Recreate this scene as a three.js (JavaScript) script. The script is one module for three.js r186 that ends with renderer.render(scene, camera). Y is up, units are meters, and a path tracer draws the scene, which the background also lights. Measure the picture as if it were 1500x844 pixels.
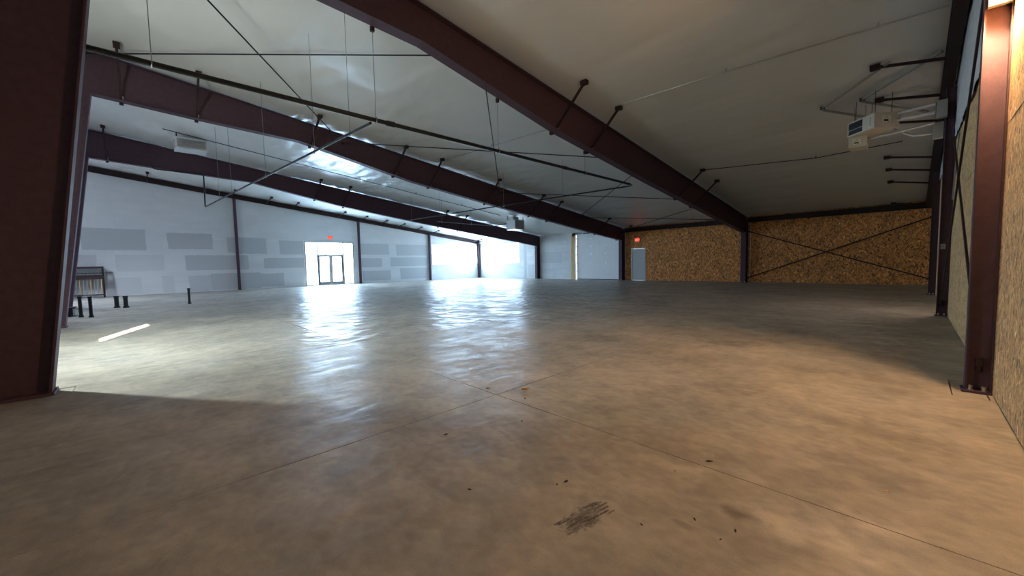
import * as THREE from 'three';
import { mergeGeometries } from 'three/addons/utils/BufferGeometryUtils.js';
import { RectAreaLightUniformsLib } from 'three/addons/lights/RectAreaLightUniformsLib.js';
import { createNoise2D } from 'simplex-noise';

// ------------------------------------------------------------------ camera, sky, sun, exposure
const scene = new THREE.Scene();
const renderer = new THREE.WebGLRenderer({ antialias: true });
renderer.toneMapping = THREE.LinearToneMapping;
renderer.toneMappingExposure = 2.45;
renderer.shadowMap.enabled = true;
RectAreaLightUniformsLib.init();

const camera = new THREE.PerspectiveCamera(73.51, 1500 / 844, 0.05, 400);
camera.rotation.order = 'YXZ';
camera.position.set(0, 1.3, 0);
camera.rotation.set(-0.0628, 0.80438, -0.0208);

scene.background = new THREE.Color(0.7, 0.85, 1.0);   // bright hazy daylight
scene.backgroundIntensity = 5;

const SUN_DIR = new THREE.Vector3(-1.88, -1, -0.62).normalize();
const sun = new THREE.DirectionalLight(0xfff1dc, 42);
sun.position.copy(SUN_DIR).multiplyScalar(-60);
sun.target.position.set(-12, 0, -8);
sun.position.add(sun.target.position);
sun.castShadow = true;
Object.assign(sun.shadow.camera, { left: -40, right: 40, top: 40, bottom: -40, near: 1, far: 140 });
sun.shadow.mapSize.set(2048, 2048);
scene.add(sun, sun.target);

// daylight that the sky sends in through each opening, window by window
function daylight(name, w, h, x, y, z, turn, level) {
  const l = new THREE.RectAreaLight(new THREE.Color(0.45, 0.71, 1.0), level, w, h); l.name = name; l.position.set(x, y, z); l.rotation.y = turn; scene.add(l);
}
const DAY = 13;
daylight('window_daylight', 5.1, 1.8, -30.02, 2.25, -21.475, -Math.PI / 2, DAY);
daylight('window_daylight', 5.1, 1.8, -26.75, 2.25, -24.46, Math.PI, DAY);
daylight('entrance_daylight', 3.3, 3.1, -30.02, 1.6, -10.195, -Math.PI / 2, DAY * 1.5);

// ------------------------------------------------------------------ the building's measures (metres)
const XR = 0.545, ZF = -24.283, XL = -29.842;
const FX = [-6.475, -14.0, -21.87];                 // the three frames
const PITCH = 0.1245;
const yc = (z) => 3.6 + PITCH * (z + 24.28);        // underside of the roof
const zl = (x) => 1.7 - 0.0745 * (x + 6.475);       // inner face of the high side wall

// ------------------------------------------------------------------ helpers
function rng(seed) { let a = seed >>> 0; return () => { a = (a + 0x6d2b79f5) | 0; let t = Math.imul(a ^ (a >>> 15), 1 | a); t = (t + Math.imul(t ^ (t >>> 7), 61 | t)) ^ t; return ((t ^ (t >>> 14)) >>> 0) / 4294967296; }; }
const n2 = createNoise2D(rng(11)), n2b = createNoise2D(rng(29)), n2c = createNoise2D(rng(53));
const fbm = (x, y, o = 4, n = n2) => { let s = 0, a = 1, t = 0; for (let i = 0; i < o; i++) { s += a * n(x, y); t += a; a *= 0.5; x *= 2.03; y *= 2.03; } return s / t; };
const clamp = (v, a, b) => Math.min(b, Math.max(a, v));
const smooth = (v, a, b) => { const t = clamp((v - a) / (b - a), 0, 1); return t * t * (3 - 2 * t); };
const V = (x, y, z) => new THREE.Vector3(x, y, z);

const used = new Map();
function numbered(name) { const n = used.get(name) ?? 0; used.set(name, n + 1); return n ? name + '_' + String(n).padStart(3, '0') : name; }

function metreUV(g) {                               // uv in metres, from the side a face looks to
  const p = g.attributes.position, n = g.attributes.normal, uv = new Float32Array(p.count * 2);
  for (let i = 0; i < p.count; i++) {
    const ax = Math.abs(n.getX(i)), ay = Math.abs(n.getY(i)), az = Math.abs(n.getZ(i));
    const x = p.getX(i), y = p.getY(i), z = p.getZ(i);
    if (ay >= ax && ay >= az) { uv[2 * i] = x; uv[2 * i + 1] = z; } else if (ax >= az) { uv[2 * i] = z; uv[2 * i + 1] = y; } else { uv[2 * i] = x; uv[2 * i + 1] = y; }
  }
  g.setAttribute('uv', new THREE.BufferAttribute(uv, 2));
  return g;
}
const box = (x0, x1, y0, y1, z0, z1) => new THREE.BoxGeometry(Math.abs(x1 - x0), Math.abs(y1 - y0), Math.abs(z1 - z0)).translate((x0 + x1) / 2, (y0 + y1) / 2, (z0 + z1) / 2);
function bar(a, b, w, h, up = V(0, 1, 0)) {         // a box from a to b, w across and h high
  const d = b.clone().sub(a), L = d.length(), z = d.normalize();
  const x = new THREE.Vector3().crossVectors(Math.abs(z.dot(up)) > 0.99 ? V(1, 0, 0) : up, z).normalize(), y = new THREE.Vector3().crossVectors(z, x);
  return new THREE.BoxGeometry(w, h, L).applyMatrix4(new THREE.Matrix4().makeBasis(x, y, z).setPosition(a.clone().add(b).multiplyScalar(0.5)));
}
function tube(a, b, r, seg = 10) {
  const d = b.clone().sub(a), L = d.length();
  const q = new THREE.Quaternion().setFromUnitVectors(V(0, 1, 0), d.clone().normalize());
  return new THREE.CylinderGeometry(r, r, L, seg).applyMatrix4(new THREE.Matrix4().compose(a.clone().add(b).multiplyScalar(0.5), q, V(1, 1, 1)));
}
function bend(points, r, seg = 8) {                 // a pipe along a polyline with round corners
  const c = new THREE.CurvePath();
  const P = points.map((p) => p.clone());
  let from = P[0];
  for (let i = 1; i < P.length - 1; i++) {
    const a = P[i].clone().add(P[i - 1].clone().sub(P[i]).setLength(Math.min(r * 4, P[i].distanceTo(P[i - 1]) * 0.45)));
    const b = P[i].clone().add(P[i + 1].clone().sub(P[i]).setLength(Math.min(r * 4, P[i].distanceTo(P[i + 1]) * 0.45)));
    c.add(new THREE.LineCurve3(from, a)); c.add(new THREE.QuadraticBezierCurve3(a, P[i], b)); from = b;
  }
  c.add(new THREE.LineCurve3(from, P[P.length - 1]));
  const pts = [];
  for (const k of c.curves) { const m = k.isLineCurve3 ? 1 : 6; for (let i = pts.length ? 1 : 0; i <= m; i++) pts.push(k.getPoint(i / m)); }
  const geos = [];
  for (let i = 1; i < pts.length; i++) if (pts[i].distanceTo(pts[i - 1]) > 1e-4) geos.push(tube(pts[i - 1], pts[i], r, seg));
  for (let i = 1; i < pts.length - 1; i++) geos.push(new THREE.SphereGeometry(r, seg, 6).translate(pts[i].x, pts[i].y, pts[i].z));
  return mergeGeometries(geos);
}
function prism(pts, x0, x1) {                       // an outline of (z, y) pairs, from x0 to x1
  const s = new THREE.Shape(pts.map(([z, y]) => new THREE.Vector2(z, y)));
  const g = new THREE.ExtrudeGeometry(s, { depth: x1 - x0, bevelEnabled: false });
  return g.applyMatrix4(new THREE.Matrix4().makeBasis(V(0, 0, 1), V(0, 1, 0), V(-1, 0, 0))).translate(x1, 0, 0);
}
const join = (...g) => mergeGeometries(g.flat().map((k) => { const m = k.index ? k.toNonIndexed() : k; for (const n of Object.keys(m.attributes)) if (!['position', 'normal', 'uv'].includes(n)) m.deleteAttribute(n); return m; }));
function tag(o, label, category, group) { o.userData.label = label; o.userData.category = category; if (group) o.userData.group = group; return o; }
function structure(o, label, category) { o.userData.kind = 'structure'; if (label) { o.userData.label = label; o.userData.category = category; } return o; }
function thing(name, at, label, category, group) { const o = new THREE.Group(); o.name = numbered(name); o.position.set(...at); scene.add(o); return tag(o, label, category, group); }
function home(o) { const p = V(0, 0, 0); for (let k = o; k && k !== scene; k = k.parent) p.add(k.position); return p; }
function part(name, g, m, parent, at, keepUV) {     // geometry is given in world metres
  if (!keepUV) metreUV(g);
  const base = home(parent), c = at ? V(...at) : base;
  g.translate(-c.x, -c.y, -c.z);
  const o = new THREE.Mesh(g, m); o.name = name; o.position.copy(c.sub(base));
  o.castShadow = o.receiveShadow = true;
  parent.add(o);
  return o;
}
function single(name, g, m, at, label, category, group) {
  metreUV(g); g.translate(-at[0], -at[1], -at[2]);
  const o = new THREE.Mesh(g, m); o.name = numbered(name); o.position.set(...at); o.castShadow = o.receiveShadow = true; scene.add(o);
  return tag(o, label, category, group);
}

// ------------------------------------------------------------------ textures
function dataTexture(w, h, f, srgb = true) {
  const d = new Uint8Array(w * h * 4);
  for (let j = 0; j < h; j++) for (let i = 0; i < w; i++) { const c = f((i + 0.5) / w, (j + 0.5) / h), o = (j * w + i) * 4; d[o] = clamp(c[0], 0, 255); d[o + 1] = clamp(c[1], 0, 255); d[o + 2] = clamp(c[2], 0, 255); d[o + 3] = 255; }
  const t = new THREE.DataTexture(d, w, h); t.magFilter = THREE.LinearFilter; t.minFilter = THREE.LinearMipmapLinearFilter; t.generateMipmaps = true;
  t.wrapS = t.wrapT = THREE.RepeatWrapping; if (srgb) t.colorSpace = THREE.SRGBColorSpace; t.needsUpdate = true;
  return t;
}
const mapped = (t, sx, sy, ox = 0, oy = 0) => { const c = t.clone(); c.repeat.set(sx, sy); c.offset.set(ox, oy); return c; };

// concrete, in the floor's own metres
const scratch = rng(77);
const strokes = [];                                  // the black rubber scuff and its scratches
for (let i = 0; i < 46; i++) { const u = scratch() - 0.5, v = scratch() - 0.5; strokes.push([-1.12 + u * 0.12 - v * 0.03, -1.56 + v * 0.3, 0.02 + scratch() * 0.035, 0.35 + scratch() * 0.5]); }
function scuff(x, z) {
  if (Math.abs(x + 1.12) > 0.3 || Math.abs(z + 1.555) > 0.35) return 0;
  let s = 0;
  for (const [cx, cz, l, k] of strokes) { const dx = x - cx, dz = z - cz, a = dz * 0.98 - dx * 0.18, b = dx * 0.98 + dz * 0.18; const m = (1 - smooth(Math.abs(b), 0.002, 0.007)) * (1 - smooth(Math.abs(a), l * 0.7, l)); s = Math.max(s, m * k); }
  const e = Math.hypot((x + 1.12) / 0.07, (z + 1.56) / 0.15) + 0.5 * fbm(x * 22, z * 22, 2, n2c);
  return Math.max(s, 0.5 * (1 - smooth(e, 0.55, 1.1)) * (0.65 + 0.5 * n2b(x * 160, z * 50)));
}
const stains = [[-0.57, -2.13, 0.1, 0.55], [-0.75, -1.85, 0.05, 0.3], [-1.9, -2.9, 0.22, 0.2], [-0.2, -3.9, 0.5, 0.25], [-1.3, -4.2, 0.4, 0.22], [-0.1, -3.1, 0.35, 0.2], [-2.2, -1.7, 0.3, 0.18], [-3.6, -5.6, 0.6, 0.2], [-2.0, -6.5, 0.5, 0.28], [-1.2, -8.2, 0.7, 0.3], [-1.0, -2.35, 0.25, -0.2], [-0.35, -2.2, 0.3, -0.25], [-0.1, -2.5, 0.2, -0.3]];
function concrete(x, z) {
  const a = fbm(x * 0.42, z * 0.42, 3), b = fbm(x * 1.7 + 9, z * 2.3, 3, n2b), c = fbm(x * 7, z * 9, 2, n2c), g = n2(x * 95, z * 95);
  const swirl = fbm(x * 2.1 + 1.3 * a, z * 5.2 + 1.1 * b, 3, n2c);
  let v = 1 + 0.14 * a + 0.10 * b + 0.06 * c + 0.045 * g + 0.06 * swirl;
  const tan = 0.5 + 0.5 * fbm(x * 0.6 + 40, z * 0.6 - 13, 2, n2c) + 0.2 * b;
  for (const [sx, sz, r, k] of stains) { if (Math.abs(x - sx) > r * 1.9 || Math.abs(z - sz) > r * 1.2) continue; const d = Math.hypot((x - sx) / r, (z - sz) / (r * 0.6)) + 0.55 * fbm(x * 5, z * 5, 3, n2b); if (d < 1.2) v *= 1 - k * 0.5 * (1 - smooth(d, 0.25, 1.15)); }
  const spot = 1 - 0.05 * smooth(n2b(x * 17, z * 17), 0.75, 0.95);
  v *= spot * (1 - 0.72 * scuff(x, z));
  return [153 * v * (1 + 0.02 * tan), 150 * v, 145 * v * (1 - 0.045 * tan)];
}
const gloss = (x, z) => clamp(0.41 + 0.13 * fbm(x * 0.7, z * 0.9, 3, n2c) + 0.10 * fbm(x * 4.2, z * 1.5, 2, n2b) + 0.02 * n2(x * 50, z * 50), 0.3, 0.9);
const relief = (x, z) => 0.5 + 0.27 * fbm(x * 1.5, z * 1.5, 2) + 0.15 * fbm(x * 4.6, z * 1.7, 2, n2b) + 0.07 * fbm(x * 9.5, z * 3.1, 2, n2c) + 0.02 * n2c(x * 25, z * 14) + 0.012 * n2(x * 90, z * 90);
// near field: 8 m x 8 m from (-6.65, -6.4); the whole floor: 32 m x 30 m from (-31, -26)
const NEAR = [-6.65, -6.4, 8, 8], ALL = [-31, -26, 32, 30];
const overFloat = ([x0, z0, w, d], px, f) => { const a = new Float32Array(px * px * 4); for (let j = 0; j < px; j++) for (let i = 0; i < px; i++) { const o = (j * px + i) * 4; a[o] = a[o + 1] = a[o + 2] = f(x0 + (i + 0.5) / px * w, z0 + (j + 0.5) / px * d); a[o + 3] = 1; } const t = new THREE.DataTexture(a, px, px, THREE.RGBAFormat, THREE.FloatType); t.magFilter = t.minFilter = THREE.LinearFilter; t.wrapS = t.wrapT = THREE.RepeatWrapping; t.needsUpdate = true; return t; };
const over = ([x0, z0, w, d], px, f, srgb) => dataTexture(px, px, (u, v) => f(x0 + u * w, z0 + v * d), srgb);
const inFrame = ([x0, z0, w, d], t) => mapped(t, 1 / w, 1 / d, -x0 / w, -z0 / d);
const grey = (f) => (x, z) => { const v = f(x, z) * 255; return [v, v, v]; };
const floorMaterial = (F, px) => new THREE.MeshPhysicalMaterial({ name: 'trowelled concrete', map: inFrame(F, over(F, px, concrete)), roughnessMap: inFrame(F, over(F, 768, grey(gloss), false)), roughness: 1, bumpMap: inFrame(F, overFloat(F, 1024, relief)), bumpScale: F === NEAR ? 0.01 : 0.046, specularIntensity: 0.55 });
const concreteNear = floorMaterial(NEAR, 1536), concreteFar = floorMaterial(ALL, 1280);

// oriented strand board
function strandCanvas(seed, marks, spread) {
  const S = 1024, c = document.createElement('canvas'); c.width = c.height = S;
  const g = c.getContext('2d'), r = rng(seed);
  g.fillStyle = '#b08f62'; g.fillRect(0, 0, S, S);
  for (let i = 0; i < 5200; i++) {
    const x = r() * S, y = r() * S, l = 24 + r() * 62, w = 5 + r() * 15, a = (r() - 0.5) * 2.2 + Math.PI / 2;
    const k = r(), L = k < 0.1 + spread * 0.12 ? 0.58 - 0.2 * spread + r() * 0.14 : k > 0.94 ? 1.14 + r() * 0.1 : 0.82 - 0.1 * spread + r() * (0.26 + 0.12 * spread);
    g.fillStyle = `rgb(${Math.min(255, 203 * L + r() * 9)},${Math.min(255, 164 * L + r() * 7)},${Math.min(255, 112 * L)})`;
    for (const [ox, oy] of [[0, 0], [S, 0], [-S, 0], [0, S], [0, -S]]) {
      if (x + ox < -90 || x + ox > S + 90 || y + oy < -90 || y + oy > S + 90) continue;
      g.save(); g.translate(x + ox, y + oy); g.rotate(a);
      g.beginPath(); g.moveTo(-l / 2, -w / 2 + r() * 2); g.lineTo(l / 2 - r() * 6, -w / 2); g.lineTo(l / 2, w / 2 - r() * 3); g.lineTo(-l / 2 + r() * 7, w / 2); g.closePath(); g.fill(); g.restore();
    }
  }
  for (let i = 0; i < marks; i++) { g.fillStyle = ['#e9dcc0', '#f3ecdc', '#7a5a36', '#5d4126'][i % 4]; const x = r() * S, y = r() * S; g.save(); g.translate(x, y); g.rotate((r() - 0.5) * 2); g.fillRect(-4 - r() * 6, -12 - r() * 12, 8 + r() * 8, 20 + r() * 22); g.restore(); }
  const t = new THREE.CanvasTexture(c); t.wrapS = t.wrapT = THREE.RepeatWrapping; t.colorSpace = THREE.SRGBColorSpace;
  return t;
}
const strandA = mapped(strandCanvas(5, 26, 0.35), 1 / 1.5, 1 / 1.5), strandB = mapped(strandCanvas(9, 60, 0.7), 1 / 2.6, 1 / 2.6);
const bumpOf = (t) => { const c = t.clone(); c.colorSpace = THREE.NoColorSpace; return c; };
const osb = new THREE.MeshStandardMaterial({ name: 'strand board', map: strandA, bumpMap: bumpOf(strandA), bumpScale: 0.0015, roughness: 0.72 });
const osbFar = new THREE.MeshStandardMaterial({ name: 'strand board rough face', map: strandB, bumpMap: bumpOf(strandB), bumpScale: 0.003, roughness: 0.75, color: 0xffd4aa });

// gypsum board, finished with joint compound around the bare paper fields; given in (z, y) metres
const board = (w, h, size, base, fields, seed) => {
  const c = document.createElement('canvas'); c.width = size[0]; c.height = size[1];
  const g = c.getContext('2d'), r = rng(seed), k = size[0] / w, q = size[1] / h;
  g.fillStyle = base; g.fillRect(0, 0, c.width, c.height);
  for (let i = 0; i < 900; i++) { g.fillStyle = `rgba(${r() > 0.5 ? '255,255,255' : '150,155,160'},${0.02 + r() * 0.03})`; g.fillRect(r() * c.width, r() * c.height, 10 + r() * 120, 4 + r() * 30); }
  for (const [a0, a1, b0, b1, tone] of fields) {
    const x0 = Math.min(a0, a1) * k, x1 = Math.max(a0, a1) * k, y0 = c.height - Math.max(b0, b1) * q, y1 = c.height - Math.min(b0, b1) * q;
    g.fillStyle = tone;
    g.beginPath(); g.moveTo(x0 + r() * 3, y0 + r() * 2);
    for (let x = x0; x <= x1; x += 7) g.lineTo(x, y0 + (r() - 0.5) * 2.4);
    for (let y = y0; y <= y1; y += 7) g.lineTo(x1 + (r() - 0.5) * 4, y);
    for (let x = x1; x >= x0; x -= 7) g.lineTo(x, y1 + (r() - 0.5) * 2.4);
    g.closePath(); g.fill();
  }
  const t = new THREE.CanvasTexture(c); t.colorSpace = THREE.SRGBColorSpace; t.wrapS = t.wrapT = THREE.ClampToEdgeWrapping;
  return t;
};
const P1 = '#adb1b5', P2 = '#b4b7bb', P3 = '#bcbfc2';
// [z0, z1, y0, y1]
const endFields = [
  [2.15, -0.35, 2.48, 3.63, P1], [-1.2, -3.33, 2.56, 3.5, P1], [-4.02, -5.9, 2.37, 3.33, P1],
  [2.3, 1.6, 1.42, 2.22, P2], [0.92, -1.05, 1.32, 2.22, P3], [-1.97, -5.1, 1.3, 2.2, P1],
  [1.05, -0.05, 0.05, 1.0, P3], [-0.87, -1.42, 0.05, 1.02, P3], [-2.05, -3.1, 0.02, 0.98, P2], [-3.1, -5.75, 0.05, 1.08, P1],
  [-4.6, -6.18, 2.3, 3.31, P1], [-6.9, -8.4, 2.26, 3.2, P1], [-9.1, -11.7, 3.25, 3.3, P2],
  [-4.6, -5.13, 1.36, 2.0, P1], [-5.95, -8.4, 1.33, 2.02, P1], [-4.6, -7.1, 0.12, 1.0, P1],
  [-12.4, -14.8, 2.25, 3.12, P1], [-15.4, -18.4, 2.18, 3.1, P1], [-12.4, -14.2, 1.26, 1.98, P1], [-14.9, -18.4, 1.28, 2.02, P1], [-12.5, -14.9, 0.2, 0.98, P1], [-15.7, -18.5, 0.2, 1.12, P1],
];
const endTex = board(28.4, 7.4, [2048, 534], '#c6c9cb', endFields.map(([a, b, c, d, t]) => [4 - a, 4 - b, c, d, t]), 3);
const drywallEnd = new THREE.MeshStandardMaterial({ name: 'mudded gypsum board', map: mapped(endTex, -1 / 28.4, 1 / 7.4, 4 / 28.4, 0), roughness: 0.85 });
const farTex = board(16, 4, [1024, 256], '#c9ccce', [[6.3, 6.7, 0, 3.6, P2], [6.7, 8.4, 2.5, 3.5, P3], [6.8, 7.6, 0.1, 1.2, P3], [8.3, 10.6, 1.3, 2.2, P3]], 8);
const drywallFar = new THREE.MeshStandardMaterial({ name: 'mudded gypsum board far', map: mapped(farTex, 1 / 16, 1 / 4, 30 / 16, 0), roughness: 0.85 });

const mottle = dataTexture(256, 256, (u, v) => { const k = 232 + 14 * fbm(u * 9, v * 9, 3) + 8 * n2b(u * 60, v * 60); return [k, k, k]; });
const steel = new THREE.MeshPhysicalMaterial({ specularIntensity: 0.3, name: 'dark red primed steel', color: 0x58444e, map: mapped(mottle, 0.8, 0.8), roughness: 0.62 });
const steelDull = new THREE.MeshPhysicalMaterial({ specularIntensity: 0.3, name: 'dark brown primed steel', color: 0x3b2c2c, map: mapped(mottle, 0.8, 0.8), roughness: 0.55 });
const blackPipe = new THREE.MeshStandardMaterial({ name: 'black iron pipe', color: 0x1c1e22, roughness: 0.45, metalness: 0.3 });
const zinc = new THREE.MeshStandardMaterial({ name: 'galvanised metal', color: 0xb4b6b6, roughness: 0.32, metalness: 0.85 });
const wire = new THREE.MeshStandardMaterial({ name: 'hanger wire', color: 0x8f9294, roughness: 0.4, metalness: 0.7 });
const liner = new THREE.MeshPhysicalMaterial({ name: 'white vinyl liner', color: 0xd6d6d2, roughness: 0.36, side: THREE.DoubleSide });
const linerTorn = new THREE.MeshStandardMaterial({ name: 'loose white liner', color: 0xd4d5d2, map: mapped(mottle, 0.7, 0.7), roughness: 0.5, side: THREE.DoubleSide });
const cream = new THREE.MeshStandardMaterial({ name: 'cream enamel', color: 0xdcd3bf, map: mapped(mottle, 3, 3), roughness: 0.4 });
const black = new THREE.MeshStandardMaterial({ name: 'black plastic', color: 0x161616, map: mapped(mottle, 3, 3), roughness: 0.6 });
const pvc = new THREE.MeshStandardMaterial({ name: 'white vent pipe', color: 0xdfe0e2, map: mapped(mottle, 3, 3), roughness: 0.25 });
const greyPaint = new THREE.MeshStandardMaterial({ name: 'grey enamel box', color: 0xa9a8a4, map: mapped(mottle, 3, 3), roughness: 0.5 });
const whiteDoor = new THREE.MeshStandardMaterial({ name: 'white door sheet', color: 0xeef0f2, map: mapped(mottle, 1, 1), roughness: 0.5 });
const doorGrey = new THREE.MeshStandardMaterial({ name: 'pale grey door', color: 0xc6cacb, map: mapped(mottle, 1, 1), roughness: 0.5 });
const alu = new THREE.MeshStandardMaterial({ name: 'anodised aluminium', color: 0x7d7f83, roughness: 0.45, metalness: 0.5 });
const glass = new THREE.MeshPhysicalMaterial({ name: 'window glass', color: 0xffffff, transmission: 1, thickness: 0, roughness: 0, ior: 1.5 });
const lumberTex = dataTexture(128, 512, (u, v) => { const k = 1 + 0.09 * Math.sin(40 * u + 6 * fbm(u * 3, v * 2, 2)) + 0.05 * n2(u * 40, v * 6); return [205 * k, 172 * k, 124 * k]; });
const lumber = new THREE.MeshStandardMaterial({ name: 'pine lumber', map: mapped(lumberTex, 4, 0.8), roughness: 0.75 });
const asphalt = new THREE.MeshStandardMaterial({ name: 'pale gravel', color: 0xb5b1a8, map: mapped(mottle, 0.2, 0.2), roughness: 0.9 });
const coreMat = new THREE.MeshStandardMaterial({ name: 'wall sheathing', color: 0x8d8a84, map: mapped(mottle, 0.5, 0.5), roughness: 0.9 });
const rubble = new THREE.MeshStandardMaterial({ name: 'compacted fill', color: 0x3a3733, map: mapped(mottle, 1, 1), roughness: 0.95 });

// ------------------------------------------------------------------ ground and floor
{
  const g = structure(single('ground', box(-110, 60, -0.3, -0.22, -110, 60), asphalt, [-25, -0.3, -25], 'pale gravel yard outside the building', 'ground'));
  g.castShadow = false;
}
const floor = structure(thing('floor', [-14, 0, -11], 'trowelled grey brown concrete floor with saw-cut joints', 'floor'));
part('fill', box(XL - 0.25, XR + 0.25, -0.21, -0.13, ZF - 0.25, 3.9), rubble, floor);
{
  const xs = [XL - 0.25], zs = [ZF - 0.25];
  for (let k = 7; k >= 0; k--) { const x = -2.84 - 3.81 * k; if (x > XL) xs.push(x); }
  xs.push(XR + 0.25);
  for (let k = 5; k >= 0; k--) zs.push(-2.49 - 3.9 * k);
  zs.push(1.41, 3.9);
  const pads = [[-6.72, -6.2, 0.6, 1.36], [0.29, 0.52, -5.98, -5.36], [-14.28, -13.75, 1.45, 2.1]];
  const gap = 0.0035;
  for (let i = 0; i + 1 < xs.length; i++) for (let j = 0; j + 1 < zs.length; j++) {
    const x0 = xs[i] + gap, x1 = xs[i + 1] - gap, z0 = zs[j] + gap, z1 = zs[j + 1] - gap;
    const s = new THREE.Shape([[x0, z0], [x1, z0], [x1, z1], [x0, z1]].map(([a, b]) => new THREE.Vector2(a, b)));
    for (const [a, b, c, d] of pads) {
      const p0 = Math.max(a, x0 + 0.02), p1 = Math.min(b, x1 - 0.02), q0 = Math.max(c, z0 + 0.02), q1 = Math.min(d, z1 - 0.02);
      if (p1 - p0 < 0.1 || q1 - q0 < 0.1) continue;
      s.holes.push(new THREE.Path([[p0, q0], [p0, q1], [p1, q1], [p1, q0]].map(([m, n]) => new THREE.Vector2(m, n))));
      const e = 0.009, pad = box(p0 + e, p1 - e, -0.13, -0.004, q0 + e, q1 - e);
      metreUV(pad); part('column_blockout', pad, p0 > -6.65 || x0 > -6.7 ? concreteNear : concreteFar, floor, null, true);
    }
    const g = new THREE.ExtrudeGeometry(s, { depth: 0.13, bevelEnabled: false }).applyMatrix4(new THREE.Matrix4().makeBasis(V(1, 0, 0), V(0, 0, 1), V(0, -1, 0)));
    metreUV(g);
    part('concrete_slab', g, x0 > -6.7 && z0 > -6.45 && z1 < 1.5 ? concreteNear : concreteFar, floor, null, true);
  }
}

// ------------------------------------------------------------------ walls
const T = 0.22;                                       // wall thickness
function holedWall(outline, holes, place) {           // outline and holes in (u, y); place turns (u, y, depth) to the world
  const s = new THREE.Shape(outline.map((p) => new THREE.Vector2(...p)));
  for (const [u0, u1, y0, y1] of holes) s.holes.push(new THREE.Path([[u0, y0], [u0, y1], [u1, y1], [u1, y0]].map((p) => new THREE.Vector2(...p))));
  return new THREE.ExtrudeGeometry(s, { depth: T, bevelEnabled: false }).applyMatrix4(place);
}
const E0 = 0.002;
// end wall, white board, z from ZF to the high side
const wallEnd = structure(thing('wall_end', [XL, 0, -10], 'white mudded drywall end wall with grey unpainted fields', 'wall'));
{
  const z1 = zl(XL);
  const place = new THREE.Matrix4().makeBasis(V(0, 0, 1), V(0, 1, 0), V(-1, 0, 0)).setPosition(XL, 0, 0);
  const g = holedWall([[ZF, 0], [z1, 0], [z1, yc(z1) + 0.1], [ZF, yc(ZF) + 0.1]], [[-11.9, -8.49, E0, 3.17], [-24.08, -18.87, 1.3, 3.2]], place);
  part('drywall', g, drywallEnd, wallEnd);
}
// far side wall: drywall and openings on the left, boards on the right
const wallFar = structure(thing('wall_far', [-14, 0, ZF], 'low side wall, drywall by the windows and strand board by the steel door', 'wall'));
{
  const place = new THREE.Matrix4().makeBasis(V(1, 0, 0), V(0, 1, 0), V(0, 0, 1)).setPosition(0, 0, ZF - T);
  part('drywall', holedWall([[XL - T, 0], [-13.9, 0], [-13.9, 3.7], [XL - T, 3.7]], [[-29.35, -24.15, 1.3, 3.2], [-18.06, -14.25, E0, 3.4]], place), drywallFar, wallFar);
  part('sheathing', holedWall([[-13.9, 0], [XR + T, 0], [XR + T, 3.7], [-13.9, 3.7]], [[-13.32, -12.4, E0, 2.17]], place.clone().setPosition(0, 0, ZF - T - 0.012)), coreMat, wallFar);
}
function sheets(parent, u0, u1, rows, m, place, seed, skip = () => false) {
  const r = rng(seed);
  rows.forEach(([y0, y1], k) => {
    let u = u0, first = k % 2 ? 0.61 : 1.22;
    while (u < u1 - 0.02) {
      const e = Math.min(u1, u + first); first = 1.22;
      if (!skip(u, e, y0, y1)) {
        const g = place(u + 0.0025, e - 0.0025, y0 + 0.002, y1 - 0.002, (r() - 0.5) * 0.003);
        const tu = r() * 1.5, tv = r() * 1.5, flip = r() > 0.5 ? -1 : 1;
        metreUV(g); const uv = g.attributes.uv; for (let i = 0; i < uv.count; i++) uv.setXY(i, flip * uv.getX(i) + tu, uv.getY(i) + tv);
        part('strand_board', g, m, parent, null, true);
      }
      u = e;
    }
  });
}
sheets(wallFar, -12.34, XR - 0.002, [[0.01, 2.44], [2.44, 3.66]], osbFar, (a, b, c, d, o) => box(a, b, c, d, ZF - 0.012, ZF + o + 0.002), 21);
sheets(wallFar, -13.9, -13.38, [[0.01, 2.44], [2.44, 3.66]], osbFar, (a, b, c, d, o) => box(a, b, c, d, ZF - 0.012, ZF + o + 0.002), 22);
sheets(wallFar, -13.38, -12.34, [[2.2, 3.66]], osbFar, (a, b, c, d, o) => box(a, b, c, d, ZF - 0.012, ZF + o + 0.002), 23);

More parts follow.
